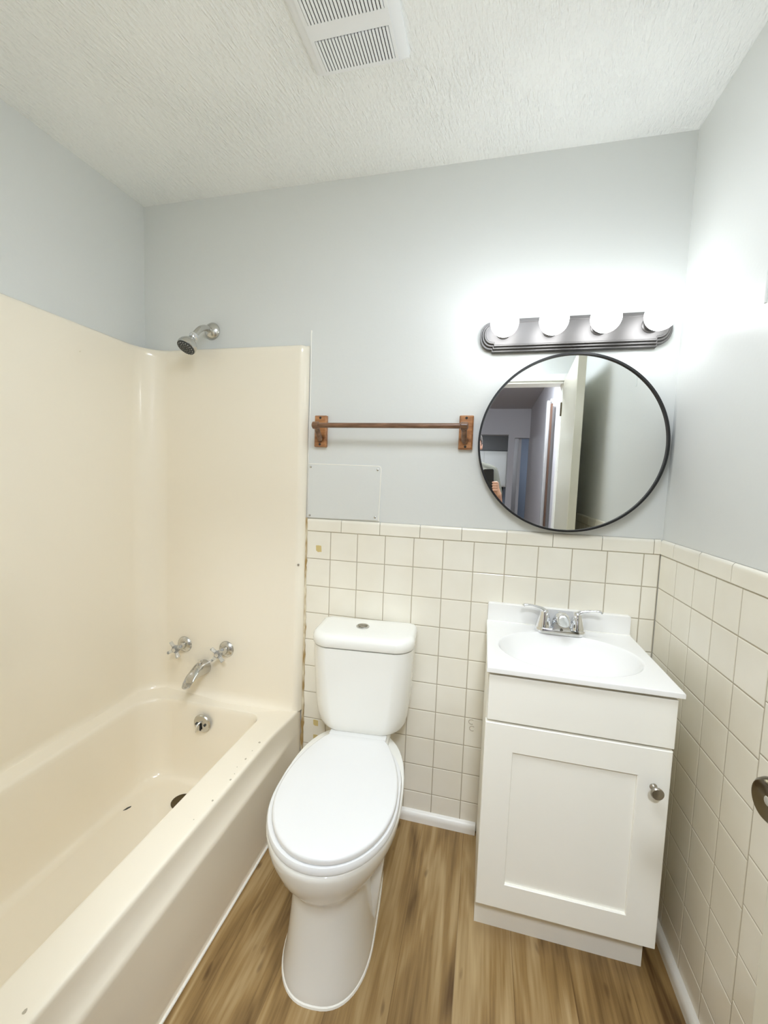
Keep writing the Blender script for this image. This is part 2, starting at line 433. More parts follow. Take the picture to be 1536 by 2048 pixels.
box(bm, -.0125, .0125, -.0015, .0008, -.028, .028); bmesh.ops.rotate(bm, verts=bm.verts, cent=(0, 0, 0), matrix=Matrix.Rotation(math.atan2(dn.y, dn.x), 3, 'Z')); bmesh.ops.translate(bm, verts=bm.verts, vec=cpos)
obj('latch_plate', bm, 'bronze', door, None)

# ================================================================= TUB AND SHOWER UNIT (one piece)
tub = thing('bathtub', 'almond one-piece bathtub with moulded shower surround on the left', 'bathtub', (-.48, -.78, 0))
RZ = .370
# surround wall: plan path swept upwards, coved at the bottom, lipped at the top
path = []
path += [(-.1035, -.0005, 1), (-.1035, -.008, 1)]
for k in range(1, 9):
    a = pi / 2 * k / 8; path.append((-.1035 - .030 * (1 - cos(a)), -.008 - .030 * sin(a) + .001, 1))
for k in range(1, 7): path.append((-.1335 + (-.70 + .1335) * k / 6, -.037, 1))
for k in range(1, 13):
    a = pi / 2 * k / 12; path.append((-.70 - .10 * sin(a), -.035 - .10 * (1 - cos(a)), 1))
for k in range(1, 15): path.append((-.80, -.135 - (1.43 - .135) * k / 14, 1))
for k in range(1, 13):
    a = pi / 2 * k / 12; path.append((-.80 + .10 * (1 - cos(a)), -1.43 - .095 * sin(a), 1))
for k in range(1, 7): path.append((-.70 + (.58) * k / 6, -1.525, 1))
path += [(-.1035, -1.535, 1), (-.1035, FRONT + .003, 1)]
pp = [Vector((x, y, 0)) for x, y, _ in path]
nr = []
for i in range(len(pp)):
    d = (pp[min(i + 1, len(pp) - 1)] - pp[max(i - 1, 0)]).normalized(); nr.append(Vector((-d.y, d.x, 0)))
for i in range(len(nr)):
    if i < 2: nr[i] = Vector((1, 0, 0))
ctr = Vector((-.4, -.75, 0))
if nr[20].dot(ctr - pp[20]) < 0: nr = [-q for q in nr]
for i in (0, 1): nr[i] = Vector((0, 0, 0))
for i in (-1, -2): nr[i] = Vector((0, 0, 0))
bm = new(); loops = []
levels = [(RZ - .004, .030), (RZ + .001, .026), (RZ + .006, .017), (RZ + .014, .008), (RZ + .026, .002), (RZ + .042, 0), (.7, 0), (1.1, 0), (1.5, 0), (1.775, 0), (1.790, 0), (1.799, -.003), (1.805, -.010), (1.807, -.020), (1.807, -.060)]
for z, off in levels:
    row = []
    for i, (q, n_) in enumerate(zip(pp, nr)):
        o_ = off
        if off > 0 and (i < 12 or i > len(pp) - 4): o_ = off * max(0, min(1, (i - 8) / 4)) if i < 12 else 0
        r_ = q + n_ * o_
        if off < -.015: # towards the room walls
            r_.y = max(FRONT + .003, min(r_.y, -.0005)); r_.x = max(r_.x, L + .002)
            if i >= 18 and i < 28 and off < -.05: r_.y = min(-.0005, max(r_.y, -.1))
        row.append((r_.x, r_.y, z))
    loops.append(row)
loft(bm, loops, False, False, closed=False)
obj('surround', fixn(bm), 'fibre', tub, 50)

# tub body: rim, basin and apron
bm = new()
def lz(lp, z): return [(x, y, z) for x, y in lp]
outer = rrect(-.80, -.146, -1.525, -.036, .003, 10)
def ib(d, r): return rrect(-.742 + d * 1.0, -.232 - d * .8, -1.44 + d * 1.6, -.100 - d * .75, r, 10)
loops = [lz(outer, RZ), lz(ib(-.012, (.05, .10, .10, .08)), RZ + .000), lz(ib(-.004, (.05, .10, .10, .08)), RZ - .002), lz(ib(0, (.05, .10, .10, .08)), RZ - .008), lz(ib(.003, (.05, .10, .10, .08)), RZ - .02),
         lz(ib(.012, (.055, .10, .1, .08)), .28), lz(ib(.022, (.06, .1, .1, .08)), .16), lz(ib(.030, (.07, .1, .1, .08)), .105), lz(ib(.040, (.07, .1, .1, .08)), .075), lz(ib(.056, (.07, .1, .1, .08)), .060), lz(ib(.075, (.07, .1, .1, .08)), .055)]
# tilt the wall-side rim up a little so it runs into the cove
def tilt(p_):
    x, y, z = p_
    return (x, y, z + .018 * max(0, (-.735 - x) / .065) if z > RZ - .03 else z)
loops = [[tilt(p_) for p_ in lp] for lp in loops]
loft(bm, loops, cap0=False)
# apron
def sm(t): t = max(0, min(1, t)); return t * t * (3 - 2 * t)
NY = 40; rows_ = []
zs = [(RZ, 0), (RZ - .001, .2), (RZ - .004, .6), (RZ - .010, .85)]
for j in range(NY + 1):
    y = -.002 - (1.556) * (j / NY) ** 1.25
    t = sm((-y - .030) / .20)
    top = -.110 - .016 * t          # rim edge x
    zc = .283
    pr = [(-.146, RZ), (top - .012, RZ), (top - .005, RZ - .001), (top - .001, RZ - .005), (top, RZ - .012)]
    for k in range(1, 6):
        s = k / 6; pr.append((top + (-.1075 - top) * s * .82 - .004 * sin(pi * s) * t, RZ - .012 - (RZ - .012 - zc) * s))
    pr += [(-.1085 - .001 * t, zc + .004), (-.108 + .0018 * t, zc - .003), (-.108 + .0026 * t, zc - .012), (-.108 + .0016 * t, zc - .03), (-.108, .2), (-.108, .1), (-.108, .0)]
    rows_.append([(x, y, z) for x, z in pr])
rows_[0] = [(x, -.001, z) for x, y, z in rows_[0]]
loft(bm, rows_, False, False, closed=False)
obj('basin', fixn(bm), 'fibre', tub, 40)
# white sealant line along the floor
bm = new(); tube(bm, [(-.1045, -.02 - 1.53 * k / 12, .003) for k in range(13)], .0042, 8); obj('floor_caulk', bm, 'caulk', tub)
# overflow plate with trip lever, drain
oc = Vector((-.484, -.1195, .303))
bm = new(); lathe(bm, oc + Vector((0, .004, 0)), (0, -1, -.05), [(0, .037), (.005, .037), (.009, .034), (.011, .026), (.012, 0)], 36); ov = obj('overflow_plate', bm, 'chrome_dull', tub)
bm = new(); box(bm, oc.x - .003, oc.x + .003, oc.y - .012, oc.y - .0085, oc.z - .024, oc.z + .004); obj('slot', bm, 'dark', ov, None)
bm = new(); tube(bm, bez([(oc.x - .004, oc.y - .009, oc.z + .006), (oc.x - .004, oc.y - .024, oc.z + .003), (oc.x - .005, oc.y - .030, oc.z - .020)], 5), .004, 10); obj('trip_lever', bm, 'chrome', ov)
for sx in (-1, 1):
    bm = new(); lathe(bm, oc + Vector((sx * .019, -.007, 0)), (0, -1, 0), [(0, .005), (.004, .005), (.0055, .003)], 12); obj('screw', bm, 'rubber', ov)
bm = new(); lathe(bm, (-.487, -.232, .054), (0, 0, 1), [(0, .038), (.004, .038), (.006, .034), (.004, .028), (.002, .0)], 32); obj('drain', bm, 'bronze', tub)
# chips on the rim
random.seed(2)
for x, y, s in ((-.150, -.253, .004), (-.150, -.300, .0016), (-.148, -.343, .003), (-.153, -.385, .0014), (-.140, -.441, .003), (-.143, -.415, .0014), (-.140, -.528, .003), (-.150, -1.027, .004), (-.146, -.60, .0014)):
    bm = new(); flake(bm, (x, y, RZ - .0002), (1, 0, 0), (0, 1, 0), (0, 0, 1), [(s * random.uniform(.7, 1.2) * cos(2 * pi * k / 7), s * 1.4 * random.uniform(.6, 1.1) * sin(2 * pi * k / 7)) for k in range(7)], .0005)
    obj('chip', fixn(bm), 'grout', tub, None, label='small grey chip in the rim')
# screw in the surround edge
bm = new(); lathe(bm, (-.118, -.0335, .966), (.25, -1, 0), [(0, .0045), (.002, .004), (.003, .002)], 12); obj('screw', bm, 'nickel', tub)
for x, y, z, n_ in ((-.478, -.0345, 1.712, (0, -1, 0)), (-.7995, -.345, 1.712, (1, 0, 0))):
    bm = new(); lathe(bm, (x, y, z), n_, [(0, .0035), (.0015, .003), (.003, 0)], 10); obj('moulding_pip', bm, 'fibre', tub)

bm = new(); flake(bm, (-.655, -.315, .0552), (.45, .9, 0), (.9, -.45, 0), (0, 0, 1), [(-.014, 0), (-.004, .004), (.010, .003), (.014, -.001), (.002, -.004)], .0012)
deb = obj('debris', fixn(bm), 'rubber', None, None); deb['label'] = 'tiny dark flake of debris lying on the tub floor'; deb['category'] = 'debris'

# ================================================================= SHOWER HEAD, TUB VALVES, SPOUT
sx_, sz_ = -.533, 1.884
t = thing('shower_head', 'chrome shower head on a bent arm above the surround', 'shower head', (sx_, .004, sz_))
bm = new(); lathe(bm, (sx_, .0035, sz_), (0, -1, 0), [(0, .034), (.003, .034), (.010, .030), (.018, .020), (.020, .0)], 36); obj('flange', bm, 'chrome_dull', t)
arm = bez([(sx_, -.005, sz_), (sx_, -.040, sz_ - .002), (sx_ - .001, -.072, sz_ - .018), (sx_ - .005, -.098, sz_ - .048)], 8)
bm = new(); tube(bm, arm, .0115, 18); obj('arm', bm, 'chrome_dull', t)
hd = Vector((-.13, -.46, -.74)).normalized(); hb = Vector((sx_ - .005, -.096, sz_ - .046))
bm = new(); lathe(bm, hb, hd, [(0, .0135), (.004, .0165), (.014, .0165), (.017, .014), (.024, .013)], 24); obj('collar', bm, 'chrome', t)
bm = new(); lathe(bm, hb + hd * .020, hd, [(0, .013), (.008, .016), (.018, .025), (.030, .0325), (.040, .0350), (.048, .0350), (.050, .0335), (.0505, 0)], 40); hb_o = obj('head', bm, 'chrome_dull', t)
fc = hb + hd * .0705
bm = new(); lathe(bm, fc, hd, [(0, .0330), (.0025, .0325), (.003, .028), (.003, 0)], 36); fo = obj('spray_face', bm, 'rubber', hb_o)
bm = new(); u, v_, _ = frame_axes(hd)
for ring, cnt in ((.009, 6), (.018, 12), (.027, 18)):
    for k in range(cnt):
        a = 2 * pi * k / cnt; lathe(bm, fc + hd * .003 + (u * cos(a) + v_ * sin(a)) * ring, hd, [(0, .0016), (.0025, .0012)], 6)
obj('nozzles', bm, 'chrome_dull', fo, None)

def cross_valve(cx, czz, label, rot, ym):
    t = thing('tub_valve', label, 'faucet handle', (cx, -.035, czz), 'cross-handle valves on the tub surround')
    b = Vector((cx, -.0345, czz))
    bm = new(); lathe(bm, b, (0, -1, 0), [(0, .034), (.003, .034), (.009, .030), (.014, .020), (.016, .016)], 36); obj('escutcheon', bm, 'chrome_dull', t)
    bm = new(); lathe(bm, b + Vector((0, -.013, 0)), (0, -1, 0), [(0, .015), (.022, .013), (.028, .010), (.036, .010)], 24); obj('stem', bm, 'chrome_dull', t)
    hc = b + Vector((0, -.060, 0))
    bm = new(); lathe(bm, hc + Vector((0, .014, 0)), (0, -1, 0), [(0, .012), (.006, .0155), (.016, .0155), (.020, .012), (.021, 0)], 24)
    h = obj('cross_handle', bm, 'acrylic', t)
    for k in range(4):
        a = rot + pi / 2 * k; d = Vector((cos(a), 0, sin(a)))
        bm = new(); tube(bm, [hc + d * .010, hc + d * .022 + Vector((0, -.002, 0)), hc + d * .034 + Vector((0, -.004, 0)), hc + d * .036 + Vector((0, -.004, 0))], [.0075, .0075, .0095, .007], 12, squash=[1, .9, .7, .7]); obj('spoke', bm, 'acrylic', h)
    bm = new(); lathe(bm, hc + Vector((0, -.0065, 0)), (0, -1, 0), [(0, .0085), (.003, .008), (.004, 0)], 18); obj('cap', bm, 'chrome', h)
    return t
cross_valve(-.631, .581, 'left chrome tub valve with cross handle, nearest the corner', radians(30), 0)
cross_valve(-.431, .586, 'right chrome tub valve with cross handle, behind the spout', radians(48), 0)

t = thing('tub_spout', 'chrome tub spout with diverter knob below the two valves', 'spout', (-.533, -.035, .498))
cx, czz = -.533, .498
bm = new()
sec = [(-.0345, czz, .030, .030), (-.050, czz, .030, .030), (-.075, czz + .001, .027, .027), (-.100, czz - .003, .0235, .022), (-.124, czz - .011, .0225, .0205), (-.142, czz - .022, .0205, .0185), (-.149, czz - .033, .0185, .0165)]
lps = []
for i, (y, z, rx, rz_) in enumerate(sec):
    tl = [0, 0, 0, .15, .45, .8, 1.25][i]
    lps.append([(cx + rx * cos(2 * pi * k / 28), y + sin(tl) * rz_ * -sin(2 * pi * k / 28) * -1.0, z + rz_ * sin(2 * pi * k / 28) * cos(tl)) for k in range(28)])
loft(bm, lps); sp_o = obj('spout_body', fixn(bm), 'chrome_dull', t)
bm = new(); lathe(bm, (cx, -.068, czz + .025), (0, .1, 1), [(0, .005), (.010, .005), (.012, .011), (.016, .011), (.017, .006)], 18); obj('diverter_knob', bm, 'chrome', t)

# ================================================================= TOILET
TA = radians(5.0); TO = Vector((.178, -.005, 0))
t = thing('toilet', 'white two-piece toilet with closed lid between the tub and vanity', 'toilet', (.20, -.36, 0))
TR = Matrix.Rotation(TA, 3, 'Z')
def tw(p_): return TR @ Vector(p_) + TO
def tobj(name, bm, m, par, smooth=45, label=None):
    for v_ in bm.verts: v_.co = tw(v_.co)
    return obj(name, fixn(bm), m, par, smooth, label)
def egg(hw, yf, yb, z, n=56, pw=2.25, wy=.52, back=.62, fr=2.05):
    """egg outline: half width hw, front tip at y=yf, back at y=yb, widest at fraction wy from front"""
    ym = yf + (yb - yf) * wy; out = []
    for i in range(n):
        a = 2 * pi * i / n; c, s = cos(a), sin(a)
        if s < 0:   # front
            x = hw * math.copysign(abs(c) ** (2 / fr), c); y = ym + (ym - yf) * -abs(s) ** (2 / fr)
        else:
            x = hw * math.copysign(abs(c) ** (2 / (pw + back)), c); y = ym + (yb - ym) * abs(s) ** (2 / (pw + back))
        out.append((x, y, z))
    return out
bm = new()
lv = [(.121, -.640, -.10, .000), (.122, -.641, -.10, .010), (.119, -.636, -.10, .025), (.114, -.626, -.10, .07), (.109, -.614, -.10, .14), (.107, -.606, -.10, .195), (.110, -.607, -.10, .225), (.121, -.620, -.10, .250), (.144, -.648, -.10, .282), (.166, -.670, -.10, .315), (.180, -.684, -.10, .350), (.1855, -.690, -.10, .380), (.1855, -.690, -.10, .392), (.182, -.686, -.104, .398), (.15, -.65, -.12, .399)]
lps = []
for a, b_, c, d in lv:
    k_ = sm((d - .20) / .09)
    lps.append([(x - .007 * k_ - .006 * (1 - k_), y, z) for x, y, z in egg(a, b_, c, d, wy=.34 + .10 * k_, back=.9 - .5 * k_, fr=2.45 - .40 * k_)])
loft(bm, lps); body = tobj('bowl', bm, 'porcelain', t, 60)
# side buttress behind the pedestal front
bm = new()
lps = []
for z, hw, yf in ((0, .112, -.42), (.05, .118, -.44), (.15, .128, -.455), (.25, .138, -.462), (.30, .140, -.462)):
    lps.append([(x, y, z) for x, y in rrect(-hw, hw, yf, -.09, (.03, .03, .006, .006), 4)])
loft(bm, lps); tobj('trapway', bm, 'porcelain', t, 40)
# rear deck under the tank
bm = new(); loft(bm, [[(x, y, z) for x, y in rrect(-hw, hw, yf, -.03, .03, 5)] for z, hw, yf in ((.30, .085, -.24), (.36, .100, -.24), (.405, .106, -.24), (.422, .104, -.236), (.428, .098, -.23))]); tobj('deck', bm, 'porcelain', t, 40)
bm = new(); loft(bm, [[(x - .006, y, z) for x, y, z in egg(a, b_, -.09, z_, wy=.34, back=.9, fr=2.45)] for a, b_, z_ in ((.1255, -.6455, 0), (.124, -.644, .0045), (.120, -.640, .006))]); tobj('base_caulk', bm, 'caulk', t, 40)
# tank
def tankloop(hw, yf, yb, z, rf, n=10, bow=.014):
    lp = rrect(-hw, hw, yf, yb, (.02, .02, rf, rf), n)
    out = []
    for x, y in lp:
        if y < yf + .06: y -= bow * (1 - (x / hw) ** 2) * max(0, min(1, (yf + .06 - y) / .06))
        out.append((x, y, z))
    return out
bm = new()
lv = [(.122, -.172, -.035, .428, .06), (.138, -.184, -.030, .433, .065), (.149, -.192, -.028, .444, .07), (.157, -.198, -.026, .462, .07), (.163, -.202, -.025, .49, .07), (.168, -.205, -.024, .54, .068), (.172, -.208, -.022, .62, .064), (.174, -.209, -.02, .69, .06), (.1745, -.209, -.02, .734, .058)]
loft(bm, [tankloop(a, b_, c, d, r) for a, b_, c, d, r in lv]); tobj('tank', bm, 'porcelain', t, 60)
bm = new(); loft(bm, [tankloop(.1705, -.2055, -.021, z, .056) for z in (.733, .738)]); tobj('lid_gap_shade', bm, 'dark', t, 60, label='dark gap under the tank lid')  # dark ring puts the shade of the gap under the lid into colour
bm = new()
lv = [(.176, -.210, -.019, .737, .058), (.178, -.213, -.017, .741, .060), (.1795, -.215, -.016, .752, .062), (.179, -.214, -.016, .764, .062), (.175, -.209, -.018, .773, .060), (.168, -.201, -.022, .7785, .056), (.155, -.188, -.03, .7805, .04), (.09, -.15, -.06, .7815, .03)]
loft(bm, [tankloop(a, b_, c, d, r) for a, b_, c, d, r in lv]); lid = tobj('tank_lid', bm, 'porcelain', t, 60)
bm = new(); lathe(bm, (-.012, -.112, .7805), (0, 0, 1), [(0, .0235), (.004, .0235), (.006, .021), (.0055, .0185), (.004, .018), (.004, 0)], 36); fb = tobj('flush_button', bm, 'chrome_dull', lid, 40, label='round chrome dual flush button')
bm = new()
for s, e_ in ((.12 * pi, .98 * pi), (1.08 * pi, 2.02 * pi)):
    lp = [(-.012 + .0165 * cos(s + (e_ - s) * k / 14), -.112 + .0165 * sin(s + (e_ - s) * k / 14)) for k in range(15)]
    loft(bm, [[(x, y, .7840) for x, y in lp], [(x, y, .7868) for x, y in lp]])
tobj('button_half', bm, 'nickel', fb, 30)
# seat and lid
bm = new(); loft(bm, [[(x - .004, y, z) for x, y, z in egg(a, b_, -.212, z_, wy=.47)] for a, b_, z_ in ((.172, -.684, .400), (.178, -.691, .403), (.179, -.692, .412), (.176, -.689, .4195), (.169, -.680, .421))]); st = tobj('seat', bm, 'seat', t, 50)
def lidloop(hw, yf, yb, z, n=60):
    """seat lid: elongated oval in front, tapering to a straight back edge"""
    out = []; ym = -.47
    for i in range(n):
        a = 2 * pi * i / n; c, s = cos(a), sin(a)
        if s < 0: out.append((hw * math.copysign(abs(c) ** .97, c), ym + (ym - yf) * s, z))
        else:
            hwb = .100 * hw / .168
            q = i / n * 2     # 0..1 from right to left along the back
            if q < .36: k = q / .36; yy = ym + (yb - ym) * k; xx = hw + (hwb - hw) * (k ** 2.1)
            elif q > .64: k = (1 - q) / .36; yy = ym + (yb - ym) * k; xx = -(hw + (hwb - hw) * (k ** 2.1))
            else: yy = yb; xx = hwb * (1 - (q - .36) / .14)
            out.append((xx, yy, z))
    return out
bm = new(); loft(bm, [lidloop(.163, -.680, -.222, .4215), lidloop(.167, -.685, -.219, .424), lidloop(.168, -.686, -.218, .433), lidloop(.166, -.683, -.220, .438), lidloop(.161, -.677, -.224, .4405), lidloop(.12, -.61, -.25, .4425)]); tobj('seat_lid', bm, 'seat', t, 50)
bm = new(); box(bm, -.100, .100, -.232, -.185, .418, .436, .006); tobj('hinge_bar', bm, 'seat', t, 40)

# ================================================================= VANITY
t = thing('vanity_cabinet', 'white shaker vanity cabinet with one door under the sink', 'cabinet', (.835, -.2, 0))
X0, X1 = .611, 1.061
def side(bm, x0, x1):
    pr = [(-.006, 0), (-.326, 0), (-.326, .128), (-.381, .128), (-.381, .8095), (-.006, .8095)]
    loft(bm, [[(x0, y, z) for y, z in pr], [(x1, y, z) for y, z in pr]])
for xa in (X0, X1 - .016):
    bm = new(); side(bm, xa, xa + .016); obj('side_panel', fixn(bm), 'cab', t, None)
bm = new(); box(bm, X0 + .016, X1 - .016, -.326, -.312, .0, .128); obj('toe_kick', bm, 'cab', t, None)
bm = new(); box(bm, X0 + .016, X1 - .016, -.380, -.02, .128, .142); obj('bottom_panel', bm, 'cab', t, None)
bm = new(); box(bm, X0 + .016, X1 - .016, -.016, -.006, .142, .8095); obj('back_panel', bm, 'cab', t, None)
bm = new(); box(bm, X0 + .016, X1 - .016, -.374, -.358, .64, .69); obj('front_rail', bm, 'cab', t, None)
bm = new(); box(bm, X0 + .016, X1 - .016, -.380, -.362, .785, .8095); obj('front_rail', bm, 'cab', t, None)
bm = new(); box(bm, .613, 1.060, -.402, -.383, .6755, .8005, .0018); obj('drawer_front', bm, 'cab', t, 30)
# shaker door
bm = new(); da, db, dc, de = .610, 1.0585, .139, .6685; ia, ib_, ic, id_ = .685, .9845, .214, .5925
yF, yB = -.402, -.383
def rl(a, b_, c, d, y): return [(a, y, c), (b_, y, c), (b_, y, d), (a, y, d)]
e1 = .0018
loft(bm, [rl(ia, ib_, ic, id_, yB), rl(da, db, dc, de, yB), rl(da, db, dc, de, yF + e1), rl(da + e1, db - e1, dc + e1, de - e1, yF), rl(ia - e1, ib_ + e1, ic - e1, id_ + e1, yF), rl(ia, ib_, ic, id_, yF + e1), rl(ia, ib_, ic, id_, yB)], False, False)
dr = obj('door', fixn(bm), 'cab', t, 30)
bm = new(); box(bm, ia, ib_, yF + .0075, yB, ic, id_); obj('door_panel', bm, 'cab', dr, None)
bm = new(); lathe(bm, (1.022, yF, .571), (0, -1, 0), [(0, .009), (.003, .008), (.006, .0055), (.014, .0055), (.018, .010), (.022, .0145), (.026, .0150), (.029, .0130), (.030, .0)], 28); obj('knob', bm, 'nickel', dr, label='brushed nickel knob')

# vanity top: slab with moulded oval bowl
VZ = .8250
t = thing('vanity_sink', 'white moulded sink top with oval bowl on the vanity cabinet', 'sink', (.837, -.2, .8105))
bm = new(); N = 96
ec, er = Vector((.836, -.232)), (.197, .152)
OX0, OX1, OY0, OY1 = .6055, 1.0685, -.4145, -.002
angs = [2 * pi * i / N for i in range(N)]
def rayrect(a, x0, x1, y0, y1):
    c, s = cos(a), sin(a); ts = []
    if c > 1e-9: ts.append((x1 - ec.x) / c)
    if c < -1e-9: ts.append((x0 - ec.x) / c)
    if s > 1e-9: ts.append((y1 - ec.y) / s)
    if s < -1e-9: ts.append((y0 - ec.y) / s)
    k = min(ts); return (ec.x + c * k, ec.y + s * k)
# snap four directions to the corners
for cx, cy in ((OX0, OY0), (OX1, OY0), (OX0, OY1), (OX1, OY1)):
    a = math.atan2(cy - ec.y, cx - ec.x) % (2 * pi); i = min(range(N), key=lambda k: abs(angs[k] - a)); angs[i] = a
def rl2(ins, z): return [rayrect(a, OX0 + ins, OX1 - ins, OY0 + ins, OY1 - ins) + (z,) for a in angs]
def el(k, z, kx=None):
    return [(ec.x + er[0] * (kx or k) * cos(a), ec.y + er[1] * k * sin(a), z) for a in angs]
loops = [rl2(.002, VZ - .0145), rl2(0, VZ - .013), rl2(0, VZ - .003), rl2(.0008, VZ - .001), rl2(.003, VZ), el(1.02, VZ), el(1.0, VZ - .0012), el(.985, VZ - .005), el(.965, VZ - .013), el(.93, VZ - .028), el(.87, VZ - .050), el(.78, VZ - .076), el(.66, VZ - .099), el(.5, VZ - .117), el(.3, VZ - .128), el(.12, VZ - .132, .09)]
loft(bm, loops, False, True)
obj('sink_top', fixn(bm), 'marble', t, 40)
bm = new(); lp = rrect(.6075, 1.0665, VZ - .002, .8885, (.006, .006, .001, .001), 5)
loft(bm, [[(x, -.001, z) for x, z in lp], [(x, -.017, z) for x, z in lp], [(.837 + (x - .837) * .994, -.021, z - .0015 if z > .86 else z) for x, z in lp]])
obj('backsplash', fixn(bm), 'marble', t, 40)
bm = new(); lathe(bm, (ec.x, ec.y, VZ - .1315), (0, 0, 1), [(0, .021), (.002, .021), (.003, .018), (.001, .014), (.001, 0)], 28); obj('drain', bm, 'chrome', t)
bm = new(); tube(bm, [(.608 + .458 * k / 10, -.0235, VZ + .0005) for k in range(11)], .002, 8); obj('caulk_line', bm, 'caulk', t)

# faucet
FX, FYY = .8415, -.066
t = thing('sink_faucet', 'chrome two-handle faucet with levers on the sink top', 'faucet', (FX, FYY, VZ))
bm = new()
def stad(hx_, ry, z, n=14):
    out = []
    for k in range(n + 1): a = -pi / 2 + pi * k / n; out.append((FX + hx_ + ry * cos(a), FYY + ry * sin(a), z))
    for k in range(n + 1): a = pi / 2 + pi * k / n; out.append((FX - hx_ + ry * cos(a), FYY + ry * sin(a), z))
    return out
loft(bm, [stad(.052, .0270, VZ), stad(.052, .0275, VZ + .003), stad(.052, .0266, VZ + .012), stad(.052, .0240, VZ + .0165), stad(.052, .018, VZ + .018)]); obj('base', fixn(bm), 'chrome', t, 40)
for s in (-1, 1):
    hx_ = FX + s * .051
    bm = new(); lathe(bm, (hx_, FYY, VZ + .016), (0, 0, 1), [(0, .0245), (.004, .0240), (.012, .0222), (.026, .0185), (.040, .0150), (.050, .0128), (.056, .0100), (.059, .0)], 32); hd_ = obj('handle', bm, 'chrome', t, 50)
    pts = bez([(hx_ - s * .004, FYY, VZ + .062), (hx_ + s * .010, FYY - .002, VZ + .074), (hx_ + s * .030, FYY - .006, VZ + .0815), (hx_ + s * .052, FYY - .010, VZ + .086), (hx_ + s * .066, FYY - .012, VZ + .0855), (hx_ + s * .070, FYY - .013, VZ + .081)], 6)
    m_ = len(pts) - 1
    rr = [.0115 - .0050 * min(1, i / m_ * 2.2) + (.0022 if i > m_ * .6 else 0) for i in range(m_ + 1)]
    bm = new(); tube(bm, pts, rr, 16, squash=[.95 - .50 * min(1, i / m_ * 1.6) for i in range(m_ + 1)])
    obj('lever', fixn(bm), 'chrome', hd_, 60)
# spout
bm = new()
sec = [(FYY + .012, VZ + .012, .026, .008), (FYY + .010, VZ + .034, .024, .016), (FYY - .004, VZ + .050, .0225, .0185), (FYY - .022, VZ + .056, .022, .0185), (FYY - .038, VZ + .0565, .0215, .0175), (FYY - .052, VZ + .054, .0205, .0160), (FYY - .062, VZ + .050, .0180, .0135), (FYY - .067, VZ + .047, .012, .009)]
lps = []
for i, (y, z, rx, rz_) in enumerate(sec):
    tl = [-1.3, -.8, -.35, 0, .15, .35, .6, .9][i]
    lps.append([(FX + rx * cos(2 * pi * k / 28), y + rz_ * sin(2 * pi * k / 28) * sin(tl), z + rz_ * sin(2 * pi * k / 28) * cos(tl)) for k in range(28)])
loft(bm, lps); so = obj('spout', fixn(bm), 'chrome', t, 60)
bm = new(); loft(bm, [[(FX - .034, FYY - .0270, VZ + .004), (FX + .034, FYY - .0270, VZ + .004), (FX + .016, FYY - .022, VZ + .042), (FX - .016, FYY - .022, VZ + .040)], [(FX - .030, FYY + .01, VZ + .004), (FX + .030, FYY + .01, VZ + .004), (FX + .016, FYY + .01, VZ + .042), (FX - .016, FYY + .01, VZ + .042)]]); obj('front_shield', fixn(bm), 'chrome', t, None)
bm = new(); lathe(bm, (FX, FYY - .0262, VZ + .017), (0, -1, .1), [(0, .005), (.0006, .005), (.001, .0045), (.001, 0)], 16); obj('emblem', bm, 'nickel', t, label='tiny round dark emblem')
bm = new(); tube(bm, [(FX + .0045 * cos(a), FYY - .0282, VZ + .0172 + .0045 * sin(a)) for a in (radians(90), radians(210), radians(330), radians(90))], .0008, 6); obj('emblem_mark', bm, 'rubber', t)
bm = new(); lathe(bm, (FX, FYY - .050, VZ + .044), (0, -.12, -1), [(0, .0135), (.010, .0132), (.011, .011), (.009, .0105), (.008, 0)], 24); obj('aerator', bm, 'nickel', so)
bm = new(); lathe(bm, (FX - .003, FYY + .017, VZ + .015), (0, 0, 1), [(0, .003), (.042, .003), (.043, .0058), (.049, .0062), (.0505, .004)], 16); obj('lift_rod', bm, 'chrome', t)

# ================================================================= MIRROR
MC = Vector((.838, 0, 1.4510)); MRR = .2955
t = thing('wall_mirror', 'round wall mirror in a thin black metal frame above the vanity', 'mirror', (MC.x, .004, MC.z))
bm = new(); lathe(bm, (MC.x, .002, MC.z), (0, -1, 0), [(0, MRR - .004), (.0005, MRR), (.026, MRR), (.0265, MRR - .0005), (.0265, MRR - .0065), (.026, MRR - .007), (.0185, MRR - .007)], 128, True, False); obj('frame', bm, 'black', t, 40)
bm = new(); lathe(bm, (MC.x, -.0150, MC.z), (0, -1, 0), [(0, MRR - .0068), (.0020, MRR - .0068)], 128); obj('mirror_glass', bm, 'mirror', t, 40)

# ================================================================= VANITY LIGHT
t = thing('vanity_light', 'bronze vanity light bar with four lit globe bulbs above the mirror', 'light fixture', (.8235, .004, 1.8115))
LX0, LX1, LZ, HH = .572, 1.0755, 1.8115, .0545
def strip(d, y, n=18):
    """outline of the light bar inset by d"""
    out = []
    hh = HH - d; x0, x1 = LX0 + d * .45, LX1 - d * .45
    nh = HH - .0085 - d * 1.0; ex = .0395 - d * .55
    xa0, xa1 = x0 - .002, x1 + .002
    out += [(x0, -hh), (x1, -hh), (x1 + .001, -nh)]
    for k in range(n + 1):
        a = -pi / 2 + pi * k / n; out.append((xa1 + ex * cos(a) ** .85 if cos(a) > 1e-6 else xa1, nh * sin(a)))
    out += [(x1 + .001, nh), (x1, hh), (x0, hh), (x0 - .001, nh)]
    for k in range(n + 1):
        a = pi / 2 + pi * k / n; out.append((xa0 - ex * abs(cos(a)) ** .85 if abs(cos(a)) > 1e-6 else xa0, nh * sin(a)))
    out += [(x0 - .001, -nh)]
    return [(x, y, LZ + z) for x, z in out]
bm = new()
